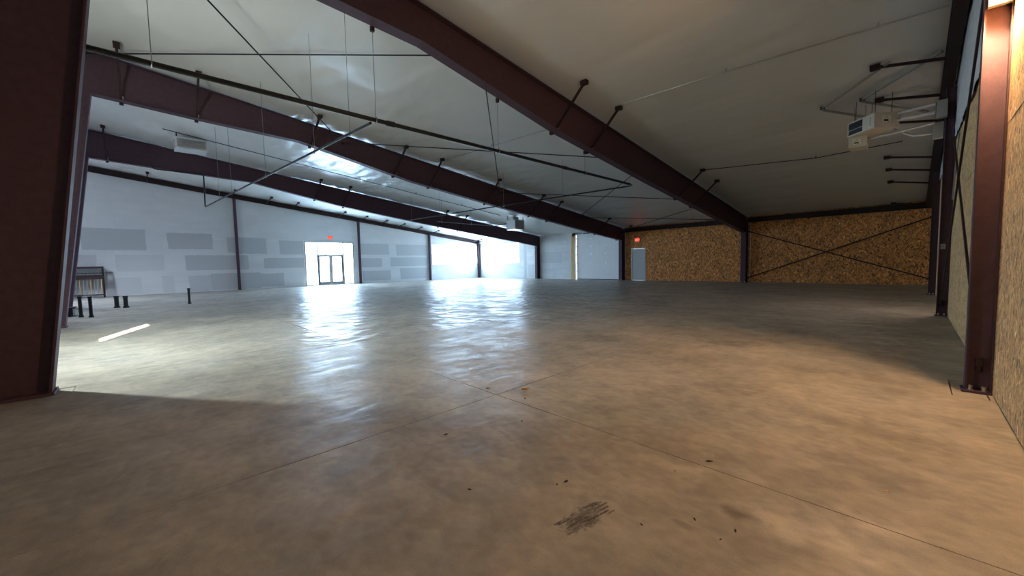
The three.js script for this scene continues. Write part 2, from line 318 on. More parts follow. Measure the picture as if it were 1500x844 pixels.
// right wall, strand board below and the loose white liner above it
const wallRight = structure(thing('wall_right', [XR, 0, -10], 'tan strand board wall with loose white liner above it', 'wall'));
part('sheathing', prism([[ZF - T, 0], [zl(XR), 0], [zl(XR), yc(zl(XR)) + 0.1], [ZF - T, yc(ZF) + 0.1]], XR + 0.012, XR + T), coreMat, wallRight);
sheets(wallRight, ZF + 0.004, zl(XR) - 0.004, [[0.012, 2.44], [2.44, 3.64]], osb, (a, b, c, d, o) => box(XR + o, XR + 0.012, c, d, a, b), 31);
{
  // the liner hangs in loose bays between the wall columns
  const cols = [ZF + 0.2, -18.6, -12.25, -5.65, zl(XR) - 0.02];
  for (let b = 0; b + 1 < cols.length; b++) {
    const z0 = cols[b] + 0.06, z1 = cols[b + 1] - 0.06, nx = 40, ny = 26, pos = [], uv = [], idx = [];
    for (let j = 0; j <= ny; j++) for (let i = 0; i <= nx; i++) {
      const u = i / nx, z = z0 + (z1 - z0) * u, lo = Math.min(yc(z) - 0.06, 3.56 + 0.24 * Math.abs(u - 0.55) + 0.05 * n2(z * 1.6, b) + 0.02 * n2b(z * 7, b)), hi = yc(z) - 0.02, y = lo + (hi - lo) * (j / ny);
      const loose = 0.012 + 0.03 * (0.5 + 0.5 * fbm(z * 1.2, y * 0.8 + b * 5, 3)) * Math.sin(Math.PI * clamp(u, 0.02, 0.98)) + 0.008 * n2c(z * 5, y * 3);
      pos.push(XR - 0.008 - loose, y, z); uv.push(z, y);
      if (i < nx && j < ny) { const k = j * (nx + 1) + i; idx.push(k, k + 1, k + nx + 2, k, k + nx + 2, k + nx + 1); }
    }
    const g = new THREE.BufferGeometry(); g.setAttribute('position', new THREE.Float32BufferAttribute(pos, 3)); g.setAttribute('uv', new THREE.Float32BufferAttribute(uv, 2)); g.setIndex(idx); g.computeVertexNormals();
    part('liner_sheet', g, linerTorn, wallRight, null, true);
  }
}
// the high side wall, mostly behind the columns
const wallLeft = structure(thing('wall_left', [-14, 0, 2], 'white drywall on the high side behind the tapered columns', 'wall'));
const slant = (() => { const a = V(XL - T, 0, zl(XL - T)), b = V(XR + T, 0, zl(XR + T)), x = b.clone().sub(a).normalize(), z = V(0, 1, 0).cross(x).negate(); return { m: new THREE.Matrix4().makeBasis(x, V(0, 1, 0), new THREE.Vector3().crossVectors(x, V(0, 1, 0))).setPosition(a), L: a.distanceTo(b), u: (xx) => (xx - a.x) / x.x }; })();
const slot = [slant.u(-7.04) - 0.62, slant.u(-7.04) + 0.5, 1.77, 3.245];
{
  const H = yc(3.6) + 0.15;
  part('drywall', holedWall([[0, 0], [slant.L, 0], [slant.L, H], [0, H]], [slot], slant.m), drywallFar, wallLeft);
}

// ------------------------------------------------------------------ ceiling: vinyl liner, sagging between purlins, under the roof deck
const ceiling = structure(thing('ceiling', [-14, 4, -11], 'sagging white vinyl liner under the sloping roof', 'ceiling'));
part('roof_deck', prism([[ZF - T - 0.4, yc(ZF - T - 0.4) + 0.14], [4.2, yc(4.2) + 0.14], [4.2, yc(4.2) + 0.34], [ZF - T - 0.4, yc(ZF - T - 0.4) + 0.34]], XL - T - 0.3, XR + T + 0.3), coreMat, ceiling);
{
  const edges = [XL, ...[...FX].reverse(), XR];
  const z0 = ZF, z1 = 3.6, nz = 300;
  for (let b = 0; b < 4; b++) {
    const x0 = edges[b], x1 = edges[b + 1], nx = 56, pos = [], uv = [], idx = [];
    for (let j = 0; j <= nz; j++) for (let i = 0; i <= nx; i++) {
      const x = x0 + (x1 - x0) * (i / nx), z = z0 + (z1 - z0) * (j / nz);
      const q = Math.abs(Math.sin(Math.PI * (z + 0.0) / 1.515 + 0.15)), rough = smooth(-x, 4, 16);
      const sag = 0.002 + 0.03 * q * (0.6 + 0.4 * n2(x * 0.5, z * 0.2));
      const ridge = (n) => { const t = 1 - Math.abs(n); return t * t * t; };
      const wr = (0.012 + 0.016 * rough) * fbm(x * 0.6, z * 1.5, 3, n2b) + (0.008 + 0.05 * rough) * ridge(n2c(x * 0.42 + 0.3 * z, z * 1.3 + 0.25 * x)) * (0.4 + 0.6 * n2(x * 0.35, z * 0.5));
      pos.push(x, yc(z) - sag + 0.012 + wr + 0.01, z); uv.push(x, z);
      if (i < nx && j < nz) { const k = j * (nx + 1) + i; idx.push(k, k + 1, k + nx + 2, k, k + nx + 2, k + nx + 1); }
    }
    const g = new THREE.BufferGeometry(); g.setAttribute('position', new THREE.Float32BufferAttribute(pos, 3)); g.setAttribute('uv', new THREE.Float32BufferAttribute(uv, 2)); g.setIndex(idx); g.computeVertexNormals();
    part('liner_sheet', g, liner, ceiling, null, true);
  }
}

// ------------------------------------------------------------------ windows and doors
function windowGrid(name, label, across, at, u0, u1, y0, y1, cols, rows) {   // across(u0,u1,y0,y1,d0,d1): a box, d measured inwards from the wall face
  const w = structure(thing(name, at, label, 'window'));
  const f = 0.05;
  part('frame', join(across(u0, u1, y0, y0 + f, -0.12, 0.01), across(u0, u1, y1 - f, y1, -0.12, 0.01), across(u0, u0 + f, y0, y1, -0.12, 0.01), across(u1 - f, u1, y0, y1, -0.12, 0.01)), alu, w);
  for (let i = 1; i < cols; i++) { const u = u0 + (u1 - u0) * i / cols; part('mullion', across(u - 0.035, u + 0.035, y0 + f, y1 - f, -0.1, -0.02), alu, w); }
  for (let j = 1; j < rows; j++) { const y = y0 + (y1 - y0) * j / rows; part('transom', across(u0 + f, u1 - f, y - 0.03, y + 0.03, -0.095, -0.025), alu, w); }
  for (let i = 0; i < cols; i++) for (let j = 0; j < rows; j++) {
    const a = u0 + (u1 - u0) * i / cols + 0.02, b = u0 + (u1 - u0) * (i + 1) / cols - 0.02, c = y0 + (y1 - y0) * j / rows + 0.02, d = y0 + (y1 - y0) * (j + 1) / rows - 0.02;
    part('pane', across(a, b, c, d, -0.062, -0.060), glass, w);
  }
  return w;
}
const onEnd = (u0, u1, y0, y1, d0, d1) => box(XL + d0, XL + d1, y0, y1, u0, u1);
const onFar = (u0, u1, y0, y1, d0, d1) => box(u0, u1, y0, y1, ZF + d0, ZF + d1);
windowGrid('window_1', 'wide ten-pane corner window in the drywall end wall', onEnd, [XL, 1.3, -21.5], -24.08, -18.87, 1.3, 3.2, 5, 2);
windowGrid('window_2', 'wide ten-pane corner window in the low side wall', onFar, [-26.8, 1.3, ZF], -29.35, -24.15, 1.3, 3.2, 5, 2);
{
  const onLeft = (u0, u1, y0, y1, d0, d1) => new THREE.BoxGeometry(u1 - u0, y1 - y0, d1 - d0).translate((u0 + u1) / 2, (y0 + y1) / 2, -(d0 + d1) / 2).applyMatrix4(slant.m);
  windowGrid('window_3', 'small window in the high side wall behind a column', onLeft, [-7.04, 1.77, 1.7], ...slot, 1, 1);
}
{ // glazed entrance in the end wall
  const d = structure(thing('door_1', [XL, 0, -10.2], 'glazed double entrance door with sidelights and transom', 'door'));
  const f = 0.055, z0 = -11.9, z1 = -8.49, y1 = 3.17, a = -11.14, b = -9.31, t = 2.22;
  part('frame', join(onEnd(z0, z0 + f, 0.003, y1, -0.13, 0), onEnd(z1 - f, z1, 0.003, y1, -0.13, 0), onEnd(z0 + f, z1 - f, y1 - f, y1, -0.13, 0), onEnd(z0 + f, z1 - f, t, t + f, -0.12, 0)), alu, d);
  for (const z of [a, b]) part('mullion', onEnd(z - 0.035, z + 0.035, 0.003, y1 - f, -0.12, 0.002), alu, d);
  part('sill', join(onEnd(z0 + f, a - 0.035, 0.003, 0.07, -0.12, 0), onEnd(b + 0.035, z1 - f, 0.003, 0.07, -0.12, 0)), alu, d);
  for (const [p, q] of [[z0, a], [a, b], [b, z1]]) part('pane', onEnd(p + 0.03, q - 0.03, t + 0.05, y1 - 0.05, -0.07, -0.067), glass, d);
  for (const [p, q] of [[z0, a], [b, z1]]) part('pane', onEnd(p + 0.03, q - 0.03, 0.06, t + 0.01, -0.07, -0.067), glass, d);
  const mid = (a + b) / 2;
  for (const [p, q, s] of [[a + 0.04, mid - 0.004, 1], [mid + 0.004, b - 0.04, -1]]) {
    const leaf = part('door_leaf', join(onEnd(p, p + 0.11, 0.012, t - 0.006, -0.085, -0.04), onEnd(q - 0.11, q, 0.012, t - 0.006, -0.085, -0.04), onEnd(p + 0.11, q - 0.11, 0.012, 0.27, -0.085, -0.04), onEnd(p + 0.11, q - 0.11, t - 0.12, t - 0.006, -0.085, -0.04)), alu, d);
    part('pane', onEnd(p + 0.09, q - 0.09, 0.25, t - 0.1, -0.064, -0.061), glass, leaf);
    const h = s > 0 ? q - 0.055 : p + 0.055;
    part('push_bar', join(onEnd(p + 0.05, q - 0.05, 1.0, 1.045, 0.0, 0.03), onEnd(h - 0.02, h + 0.02, 0.99, 1.055, -0.04, 0.03)), alu, leaf);
    part('door_closer', onEnd(p + 0.3, p + 0.56, t - 0.1, t - 0.04, -0.04, 0.02), alu, leaf);
  }
}
{ // overhead sectional door in the low side wall
  const d = structure(thing('door_2', [-16.1, 0, ZF], 'white sectional overhead door with daylight showing at its edges', 'door'));
  const x0 = -18.0, x1 = -14.3, ys = [0.015, 0.64, 1.26, 1.88, 2.49, 3.1, 3.4];
  for (let k = 0; k + 1 < ys.length; k++) {
    const s = part('door_section', join(onFar(x0, x1, ys[k], ys[k + 1], -0.1, -0.062), onFar(x0, x1, ys[k] + 0.004, ys[k + 1] - 0.004, -0.063, -0.055), onFar(x0, x1, ys[k] + 0.07, ys[k + 1] - 0.08, -0.056, -0.05)), whiteDoor, d);
    if (k) for (const x of [x0 + 0.03, -16.76, -15.52, x1 - 0.03]) part('hinge', join(onFar(x - 0.09, x + 0.09, ys[k] - 0.03, ys[k] + 0.035, -0.05, -0.035), onFar(x - 0.05, x + 0.05, ys[k] - 0.012, ys[k] + 0.012, -0.036, -0.015)), zinc, s);
  }
  for (const x of [-18.035, -14.24]) {
    const tr = part('track', onFar(x - 0.025, x + 0.02, 0.01, 3.3, -0.01, 0.04), zinc, d);
    for (let k = 1; k < 6; k++) part('roller_bracket', onFar(x - 0.05 + (x < -16 ? 0.04 : -0.05), x + 0.06 + (x < -16 ? 0.04 : -0.02), ys[k] - 0.03, ys[k] + 0.03, -0.045, 0.0), steelDull, tr);
  }
  part('weather_strip', onFar(x0, x1, 0.003, 0.05, -0.11, -0.05), black, d);
}
{ // lumber jamb beside the overhead door
  const j = thing('lumber_jamb', [-18.28, 0, ZF], 'raw pine jamb posts beside the white overhead door', 'post');
  part('post', onFar(-18.5, -18.3, 0.004, 3.42, 0.004, 0.05), lumber, j);
  part('post', onFar(-18.29, -18.07, 0.004, 3.42, 0.004, 0.04), lumber, j);
  const s = thing('door_spring_shaft', [-16.9, 3.42, ZF + 0.2], 'dark spring shaft and drum above the overhead door', 'door hardware');
  part('shaft', tube(V(-18.2, 3.46, ZF + 0.16), V(-14.45, 3.46, ZF + 0.16), 0.016), steelDull, s);
  part('spring', tube(V(-17.2, 3.46, ZF + 0.16), V(-15.4, 3.46, ZF + 0.16), 0.035, 12), steelDull, s);
  part('drum', tube(V(-18.14, 3.46, ZF + 0.16), V(-18.0, 3.46, ZF + 0.16), 0.075, 16), steelDull, s);
  for (const x of [-18.22, -14.47]) part('bracket', onFar(x, x + 0.02, 3.3, 3.52, 0.002, 0.22), steelDull, s);
}
{ // steel man door
  const d = structure(thing('door_3', [-12.86, 0, ZF], 'pale grey steel door under the red exit sign', 'door'));
  part('frame', join(onFar(-13.38, -13.3, 0.003, 2.2, -0.12, 0.02), onFar(-12.42, -12.345, 0.003, 2.2, -0.12, 0.02), onFar(-13.3, -12.42, 2.13, 2.2, -0.12, 0.02)), doorGrey, d);
  const leaf = part('door_leaf', onFar(-13.295, -12.425, 0.012, 2.125, -0.06, -0.012), doorGrey, d);
  part('handle', join(tube(V(-12.5, 1.0, ZF - 0.012), V(-12.5, 1.0, ZF + 0.05), 0.02), bar(V(-12.48, 1.0, ZF + 0.05), V(-12.62, 1.0, ZF + 0.05), 0.022, 0.022)), zinc, leaf);
  for (const y of [0.25, 1.05, 1.85]) part('hinge', onFar(-13.31, -13.285, y, y + 0.1, -0.015, 0.024), zinc, d);
}

// ------------------------------------------------------------------ steel frames
const DEPTH = [[3.4, 1.25], [1.3, 1.12], [-1.3, 0.95], [-4.0, 0.72], [-8, 0.98], [-13, 1.0], [-20, 0.95], [-23.88, 0.9]];
const TOP = 0.07;                                     // the rafters' tops stand this far under the roof plane
const under = (z) => { for (let i = 0; i + 1 < DEPTH.length; i++) if (z <= DEPTH[i][0] && z >= DEPTH[i + 1][0]) { const t = (DEPTH[i][0] - z) / (DEPTH[i][0] - DEPTH[i + 1][0]); return yc(z) - (DEPTH[i][1] + t * (DEPTH[i + 1][1] - DEPTH[i][1])); } return yc(z) - 0.9; };
const boltGeo = (x, y, z) => new THREE.CylinderGeometry(0.02, 0.02, 0.05, 6).translate(x, y, z);
function flangeBrace(parent, clip, foot) {            // an angle from the rafter's lower flange up to a purlin clip
  const b = part('flange_brace', bar(foot, clip, 0.05, 0.05), steelDull, parent);
  part('clip', box(clip.x - 0.08, clip.x + 0.08, clip.y - 0.05, clip.y + 0.045, clip.z - 0.06, clip.z + 0.06), steelDull, b);
  return b;
}
function frame(x, zb, taper, braces, label) {         // zb: inner edge of the high column at the floor
  const o = thing('steel_frame', [x, 0, -11], label, 'steel frame');
  const W = 0.125, tf = 0.022, t = 0.007, zc = ZF + 0.38, yk = under(zc), zi = zb - taper, wallZ = zl(x) - 0.02;
  // rafter
  const low = DEPTH.map(([z]) => z).filter((z) => z < zi && z > zc);
  const pts = [zi, ...low, zc], top = yc(0) - TOP;
  part('rafter_web', prism([[zc, yc(zc) - TOP], ...[...pts].reverse().map((z) => [z, under(z) + tf / 2]), [zi, yc(zi) - TOP]], x - t, x + t), steel, o);
  for (let i = 0; i + 1 < pts.length; i++) part('bottom_flange', bar(V(x, under(pts[i]) + tf / 2, pts[i] + (i ? 0.004 : 0)), V(x, under(pts[i + 1]) + tf / 2, pts[i + 1] - 0.004), 2 * W, tf), steel, o);
  part('top_flange', bar(V(x, yc(wallZ) - TOP + tf / 2, wallZ), V(x, yc(zc - 0.3) - TOP + tf / 2, zc - 0.3), 2 * W, tf), steel, o);
  // low column on the far wall
  const far = part('column_web', box(x - t, x + t, 0.03, yc(zc) - TOP - 0.02, ZF + 0.02, zc - 0.001), steel, o);
  part('column_flange', box(x - W, x + W, 0.03, yk + 0.03, zc - tf, zc), steel, o);
  part('column_flange', box(x - W, x + W, 0.03, yc(ZF) - TOP - 0.01, ZF + 0.004, ZF + 0.004 + tf), steel, o);
  part('knee_stiffener', box(x - 0.11, x + 0.11, yk - 0.01, yk + 0.012, ZF + 0.03, zc - tf), steel, o);
  const bp = part('base_plate', box(x - 0.15, x + 0.15, 0.0, 0.03, ZF + 0.004, zc + 0.06), steel, o);
  for (const dx of [-0.1, 0.1]) part('anchor_bolt', boltGeo(x + dx, 0.05, zc + 0.03), zinc, bp);
  // tapered high column
  part('column_web', prism([[zb - 0.004, 0.03], [wallZ, 0.03], [wallZ, yc(wallZ) - TOP], [zi, yc(zi) - TOP], [zi, under(zi)]], x - t, x + t), steel, o);
  part('column_flange', bar(V(x, 0.03, zb), V(x, under(zi) + 0.01, zi), 2 * W, tf, V(0, 0, 1)), steel, o);
  const bq = part('base_plate', box(x - 0.16, x + 0.16, 0.0, 0.03, zb - 0.03, wallZ), steel, o);
  for (const dx of [-0.11, 0.11]) for (const dz of [0.35, 0.7]) part('anchor_bolt', boltGeo(x + dx, 0.05, zb + dz), zinc, bq);
  for (const [z, cx] of braces) {
    flangeBrace(o, V(cx, yc(z) - 0.06, z), V(x + 0.01, under(z) + 0.05, z));
    part('brace_bolt', box(x + 0.012, x + 0.075, under(z) + 0.05, under(z) + 0.115, z - 0.045, z - 0.026), zinc, o);
    part('flange_clamp', box(x - W - 0.05, x - W + 0.03, under(z) - 0.045, under(z) + 0.04, z - 0.04, z + 0.04), steelDull, o);
  }
  return o;
}
frame(FX[0], 0.76, 0.67, [-7.9, -9.46, -15.4, -16.94].map((z) => [z, -5.57]), 'dark red steel frame with far column between the two strand board bays');
frame(FX[1], 1.35, 0.75, [0.08, -1.4, -4.34, -7.3, -8.86, -11.9, -14.91, -16.34, -21, -23.6].map((z) => [z, -13.02]), 'dark red steel frame with far column between overhead door and steel door');
frame(FX[2], 1.9, 0.75, [0.66, -6.85, -8.31, -14.46, -16.02].map((z) => [z, -20.8]), 'dark red steel frame with far column beside the corner window');

// ------------------------------------------------------------------ end wall columns and rake beams
function wallColumn(x, z, y1, dir, label, clevis) {   // I-section, flanges parallel to the wall, dir points into the room
  const o = thing('wall_column', [x, 0, z], label, 'column');
  const D = 0.165, W = 0.07;
  const X = (a, b) => [x + dir * a, x + dir * b];
  part('web', box(...X(0.012, D - 0.012), 0.02, y1, z - 0.005, z + 0.005), steel, o);
  part('flange', box(...X(D - 0.012, D), 0.02, y1, z - W, z + W), steel, o);
  part('flange', box(...X(0.001, 0.012), 0.02, y1, z - W, z + W), steel, o);
  const b = part('base_plate', box(...X(0.0, D + 0.02), 0.0, 0.02, z - W - 0.03, z + W + 0.03), steel, o);
  for (const dx of [0.045, 0.13]) part('anchor_bolt', boltGeo(x + dir * dx, 0.035, z + W * 0.62), zinc, b);
  if (clevis) {
    const c = part('brace_washer', join(box(...X(0.055, 0.105), 0.25, 0.33, z + 0.005, z + 0.045), tube(V(x + dir * 0.08, 0.2, z + 0.03), V(x + dir * 0.08, 0.26, z + 0.03), 0.022, 8)), steelDull, o);
    part('rod_nut', new THREE.CylinderGeometry(0.026, 0.026, 0.035, 6).translate(x + dir * 0.08, 0.215, z + 0.03), steelDull, c);
  }
  return o;
}
wallColumn(XR - 0.001, -5.65, yc(-5.65) - 0.36, -1, 'dark red wall column by the lamp, brace washer near its foot', true);
wallColumn(XR - 0.001, -12.25, yc(-12.25) - 0.36, -1, 'dark red wall column with a grey switch box', true);
wallColumn(XR - 0.001, -18.6, yc(-18.6) - 0.36, -1, 'dark red column on strand board wall, the one nearest the far corner', false);
wallColumn(XL + 0.001, -4.54, yc(-4.54) - 0.3, 1, 'dark red drywall column left of the glazed entrance', false);
wallColumn(XL + 0.001, -12.34, yc(-12.34) - 0.3, 1, 'dark red drywall column right of the glazed entrance', false);
wallColumn(XL + 0.001, -18.62, yc(-18.62) - 0.3, 1, 'dark red drywall column where the corner window begins', false);
{
  const o = thing('corner_column', [XL + 0.1, 0, ZF + 0.12], 'dark red corner column between the two ten-pane windows', 'column');
  part('web', box(XL + 0.012, XL + 0.2, 0.02, 3.3, ZF + 0.11, ZF + 0.125), steel, o);
  part('flange', box(XL + 0.19, XL + 0.21, 0.02, 3.3, ZF + 0.004, ZF + 0.2), steel, o);
  part('flange', box(XL + 0.002, XL + 0.014, 0.02, 3.3, ZF + 0.004, ZF + 0.2), steel, o);
  part('base_plate', box(XL + 0.002, XL + 0.24, 0, 0.02, ZF + 0.004, ZF + 0.24), steel, o);
}
function rakeBeam(x, dir, W, braces, label) {
  const z0 = ZF + 0.02, z1 = zl(x) - 0.03, h = 0.3, o = thing('rake_beam', [x, 4, -11], label, 'beam');
  const at = (d, off, z) => V(x + dir * d, yc(z) - off, z);
  part('top_flange', bar(at(W / 2, 0.035, z0), at(W / 2, 0.035, z1), W, 0.014), steelDull, o);
  part('bottom_flange', bar(at(W / 2, h, z0), at(W / 2, h, z1), W, 0.014), steelDull, o);
  part('web', bar(at(W / 2, (h + 0.035) / 2, z0), at(W / 2, (h + 0.035) / 2, z1), 0.01, h - 0.05), steelDull, o);
  for (const [z, cx, zw] of braces) flangeBrace(o, V(cx, yc(z) - 0.06, z), V(x + dir * W * 0.7, yc(zw) - h + 0.04, zw));
  return o;
}
rakeBeam(XR - 0.06, -1, 0.17, [-11.14, -12.79, -14.3, -17.26, -18.64, -20.26, -23.9].map((z) => [z, -0.66, z]), 'dark sloping edge beam along the top of the strand board wall');
rakeBeam(XL + 0.004, 1, 0.17, [-0.6, -4.4, -6.27, -7.8, -10.82, -12.39, -13.96, -15.42, -16.96, -18.6, -23.3].map((z) => [z, -28.2, z]), 'dark sloping edge beam along the top of the drywall end wall');
{
  const mk = (x0, x1, label) => { const o = thing('eave_beam', [(x0 + x1) / 2, 3.3, ZF + 0.1], label, 'beam'); part('web', box(x0, x1, 3.3, 3.56, ZF + 0.006, ZF + 0.02), steelDull, o); part('bottom_flange', box(x0, x1, 3.29, 3.304, ZF + 0.006, ZF + 0.1), steelDull, o); part('top_flange', box(x0, x1, 3.548, 3.56, ZF + 0.006, ZF + 0.1), steelDull, o); part('lip', box(x0, x1, 3.3, 3.34, ZF + 0.092, ZF + 0.1), steelDull, o); };
  mk(FX[0] + 0.13, XR - 0.01, 'dark eave beam above the cross-braced strand board bay');
  mk(FX[1] + 0.13, FX[0] - 0.13, 'dark eave beam above the steel door bay');
}

// ------------------------------------------------------------------ rods and braces
function rod(a, b, r, label, group, name = 'brace_rod') {
  const o = thing(name, a.toArray(), label, 'brace rod', group);
  part('rod', tube(a, b, r, 8), name === 'brace_rod' ? blackPipe : steelDull, o);
  const d = b.clone().sub(a).normalize();
  part('clevis', tube(a, a.clone().addScaledVector(d, 0.09), r * 2.1, 8), steelDull, o);
  part('clevis', tube(b, b.clone().addScaledVector(d, -0.09), r * 2.1, 8), steelDull, o);
}
for (const [za, zb] of [[0.9, -5.4], [-5.5, -12.8], [-12.9, -19.0], [-19.1, -23.7]]) {
  const y = (z) => yc(z) - 0.26;
  rod(V(FX[0] - 0.012, y(zb), zb), V(FX[1] + 0.012, y(za) , za), 0.016, 'thin dark roof cross-brace rod between two steel frames', 'roof cross-brace rods');
  rod(V(FX[0] - 0.012, y(za) - 0.07, za), V(FX[1] + 0.012, y(zb) - 0.07, zb), 0.016, 'thin dark roof cross-brace rod between two steel frames', 'roof cross-brace rods');
}
rod(V(FX[0] + 0.012, 0.2, ZF + 0.14), V(XR - 0.01, 2.92, ZF + 0.14), 0.026, 'dark diagonal rod across strand board, rising to the room corner', undefined, 'wall_brace_rod');
rod(V(FX[0] + 0.012, 2.86, ZF + 0.2), V(XR - 0.01, 0.28, ZF + 0.2), 0.026, 'dark diagonal rod across strand board, falling to the room corner', undefined, 'wall_brace_rod');
rod(V(0.44, 4.5, -5.9), V(0.44, 0.28, -12.2), 0.014, 'dark diagonal rod from the lamp column top to the switch box column', undefined, 'wall_brace_rod');
rod(V(0.465, 4.1, -12.1), V(0.465, 0.3, -5.75), 0.014, 'dark diagonal rod from the switch box column top to the lamp column', undefined, 'wall_brace_rod');

// ------------------------------------------------------------------ gas pipes hung from the steel
function hanger(o, at, top, clampAtTop) {
  const h = part('hanger', tube(at.clone().add(V(0, 0.03, 0)), V(at.x, top, at.z), 0.005, 6), wire, o);
  part('ring', new THREE.TorusGeometry(0.045, 0.008, 6, 14).rotateY(0).translate(at.x, at.y, at.z), wire, h);
  if (clampAtTop) part('beam_clamp', box(at.x - 0.03, at.x + 0.03, top - 0.06, top + 0.03, at.z - 0.03, at.z + 0.03), steelDull, h);
}
{
  const mp = thing('gas_pipe', [-6.72, 3.9, -6], 'long black gas pipe hung alongside the steel frame by the strand board bays', 'pipe');
  const x = FX[0] - 0.16, zs = 0.75, ze = -11.95, y = (z) => 3.87;
  part('pipe', tube(V(x, 3.87, zs), V(x, 3.87, ze), 0.036, 14), blackPipe, mp);
  for (const z of [-3.15, -6.05, -9.4]) hanger(mp, V(x, 3.87, z), under(z) - 0.005, true);
  hanger(mp, V(x, 3.87, -0.26), under(-0.26) - 0.005, true);
  for (const z of [-3.35, -8.4]) part('coupling', tube(V(x, 3.87, z), V(x, 3.87, z - 0.15), 0.047, 14), blackPipe, mp);
  const bp = thing('gas_branch_pipe', [-13, 3.8, -3], 'black branch pipe crossing under the frames to the high heater', 'pipe');
  part('pipe', bend([V(x, 3.8, -3.05), V(-19.5, 3.8, -2.02), V(-19.5, 5.06, -2.04), V(-19.5, 5.06, -0.58), V(-19.5, 5.25, -0.5)], 0.024), blackPipe, bp);
  for (const [px, top] of [[-7.4, 0], [-9.0, 0], [-12.2, 0], [-15.6, 0], [-17.2, 0]]) { const t = (px - x) / (-19.5 - x), z = -3.05 + t * 1.03; hanger(bp, V(px, 3.8, z), yc(z) - 0.03, false); }
  const lp = thing('gas_cross_pipe', [-13, 3.8, -11.5], 'black cross pipe running under two frames toward the corner window', 'pipe');
  part('pipe', bend([V(FX[0] + 0.02, 3.79, -11.75), V(x, 3.79, -11.85), V(-12.5, 3.79, -11.3), V(-19.2, 3.79, -10.75)], 0.024), blackPipe, lp);
  for (const px of [-9.2, -12.2, -16.5, -18.9]) { const z = -11.85 + (px - x) / (-19.2 - x) * 1.1; hanger(lp, V(px, 3.79, z), yc(z) - 0.03, false); }
  const sp = thing('gas_drop_pipe', [-19, 3.7, -14], 'thin pipe run hung low under the frame by the corner window', 'pipe');
  part('pipe', bend([V(-18.6, 3.75, -12.2), V(-18.6, 3.72, -16.4), V(-18.2, 3.9, -17.2)], 0.018), wire, sp);
  for (const z of [-12.5, -14.6]) hanger(sp, V(-18.6, 3.74, z), yc(z) - 0.03, false);
}

// ------------------------------------------------------------------ electrical conduits
function conduit(pts, r, label, straps, m = zinc) {
  const o = thing('conduit', pts[0].toArray(), label, 'conduit');
  part('tube', bend(pts, r), m, o);
  for (const s of straps) part('strap', join(new THREE.TorusGeometry(r * 1.5, r * 0.5, 6, 12).rotateY(Math.PI / 2).translate(s.x, s.y, s.z), box(s.x - r, s.x + r, s.y, s.y + r * 5, s.z - r, s.z + r)), m, o);
  return o;
}
const yu = (z, d = 0.07) => yc(z) - d;
conduit([V(0.29, yu(-9.72), -9.72), V(-2.97, yu(-9.44), -9.44), V(-5.47, yu(-9.3), -9.3)], 0.014, 'bright conduit under the ceiling from the strand board wall to the frame', [V(-0.55, yu(-9.62), -9.64), V(-2.95, yu(-9.44), -9.44)]);
conduit([V(-7.0, yu(-9.35), -9.35), V(-10.3, yu(-9.1), -9.1), V(-13.1, yu(-8.95), -8.95)], 0.014, 'conduit under the ceiling between the first two frames', [V(-10.3, yu(-9.1), -9.1)]);
conduit([V(-0.3, yu(-15.9), -15.95), V(-2.3, yu(-16.1), -16.15), V(-5.5, yu(-15.4), -15.35)], 0.013, 'dark conduit under the ceiling running from the small heater to the frame', [V(-2.3, yu(-16.12), -16.12)], blackPipe);
conduit([V(-19.0, yu(-0.9), -0.9), V(-18.9, yu(-6), -6), V(-18.6, yu(-17), -17)], 0.014, 'dark conduit under the ceiling linking the two white unit heaters', [V(-18.83, yu(-8), -8), V(-18.75, yu(-11), -11), V(-18.67, yu(-14), -14)], blackPipe);
conduit([V(XR - 0.03, 3.5, -10.85), V(XR - 0.03, 2.4, -11.75)], 0.012, 'pale loose conduit on the strand board wall by the switch box column', []);
conduit([V(FX[1] + 0.22, 0.0, ZF + 0.05), V(FX[1] + 0.22, 3.28, ZF + 0.05)], 0.025, 'grey conduit standing between a frame column and the steel door', []);
conduit([V(FX[0] + 0.26, 0.0, ZF + 0.05), V(FX[0] + 0.26, 3.28, ZF + 0.05)], 0.02, 'grey conduit standing beside the cross-braced bay', []);

// ------------------------------------------------------------------ unit heaters
function printed(w, h, draw, px = 256) { const c = document.createElement('canvas'); c.width = px; c.height = Math.round(px * h / w); const g = c.getContext('2d'); draw(g, c.width, c.height); const t = new THREE.CanvasTexture(c); t.colorSpace = THREE.SRGBColorSpace; return t; }
function label2d(name, w, h, tex, at, ry, parent, rz = 0) {
  const m = new THREE.MeshStandardMaterial({ name: name + ' print', map: tex, roughness: 0.5 });
  const o = new THREE.Mesh(new THREE.BoxGeometry(w, h, 0.002), [cream, cream, cream, cream, m, cream]); o.name = name; o.position.copy(at).sub(home(parent)); o.rotation.set(0, ry, rz, 'YXZ'); o.castShadow = o.receiveShadow = true; parent.add(o); return o;
}
const warnTex = printed(0.2, 0.16, (g, w, h) => { g.fillStyle = '#dcd3bf'; g.fillRect(0, 0, w, h); g.strokeStyle = '#2a2723'; g.lineWidth = 8; g.beginPath(); g.moveTo(w * 0.35, h * 0.42); g.lineTo(w * 0.5, h * 0.12); g.lineTo(w * 0.65, h * 0.42); g.stroke(); g.fillStyle = '#26231f'; g.fillRect(w * 0.22, h * 0.58, w * 0.5, h * 0.26); g.fillRect(w * 0.66, h * 0.86, w * 0.1, h * 0.1); });
const nameTex = printed(0.3, 0.07, (g, w, h) => { g.fillStyle = '#dcd3bf'; g.fillRect(0, 0, w, h); g.fillStyle = '#33261a'; g.font = 'bold ' + Math.round(h * 0.86) + 'px sans-serif'; g.textAlign = 'center'; g.textBaseline = 'middle'; g.fillText('MODINE', w / 2, h / 2, w * 0.96); });
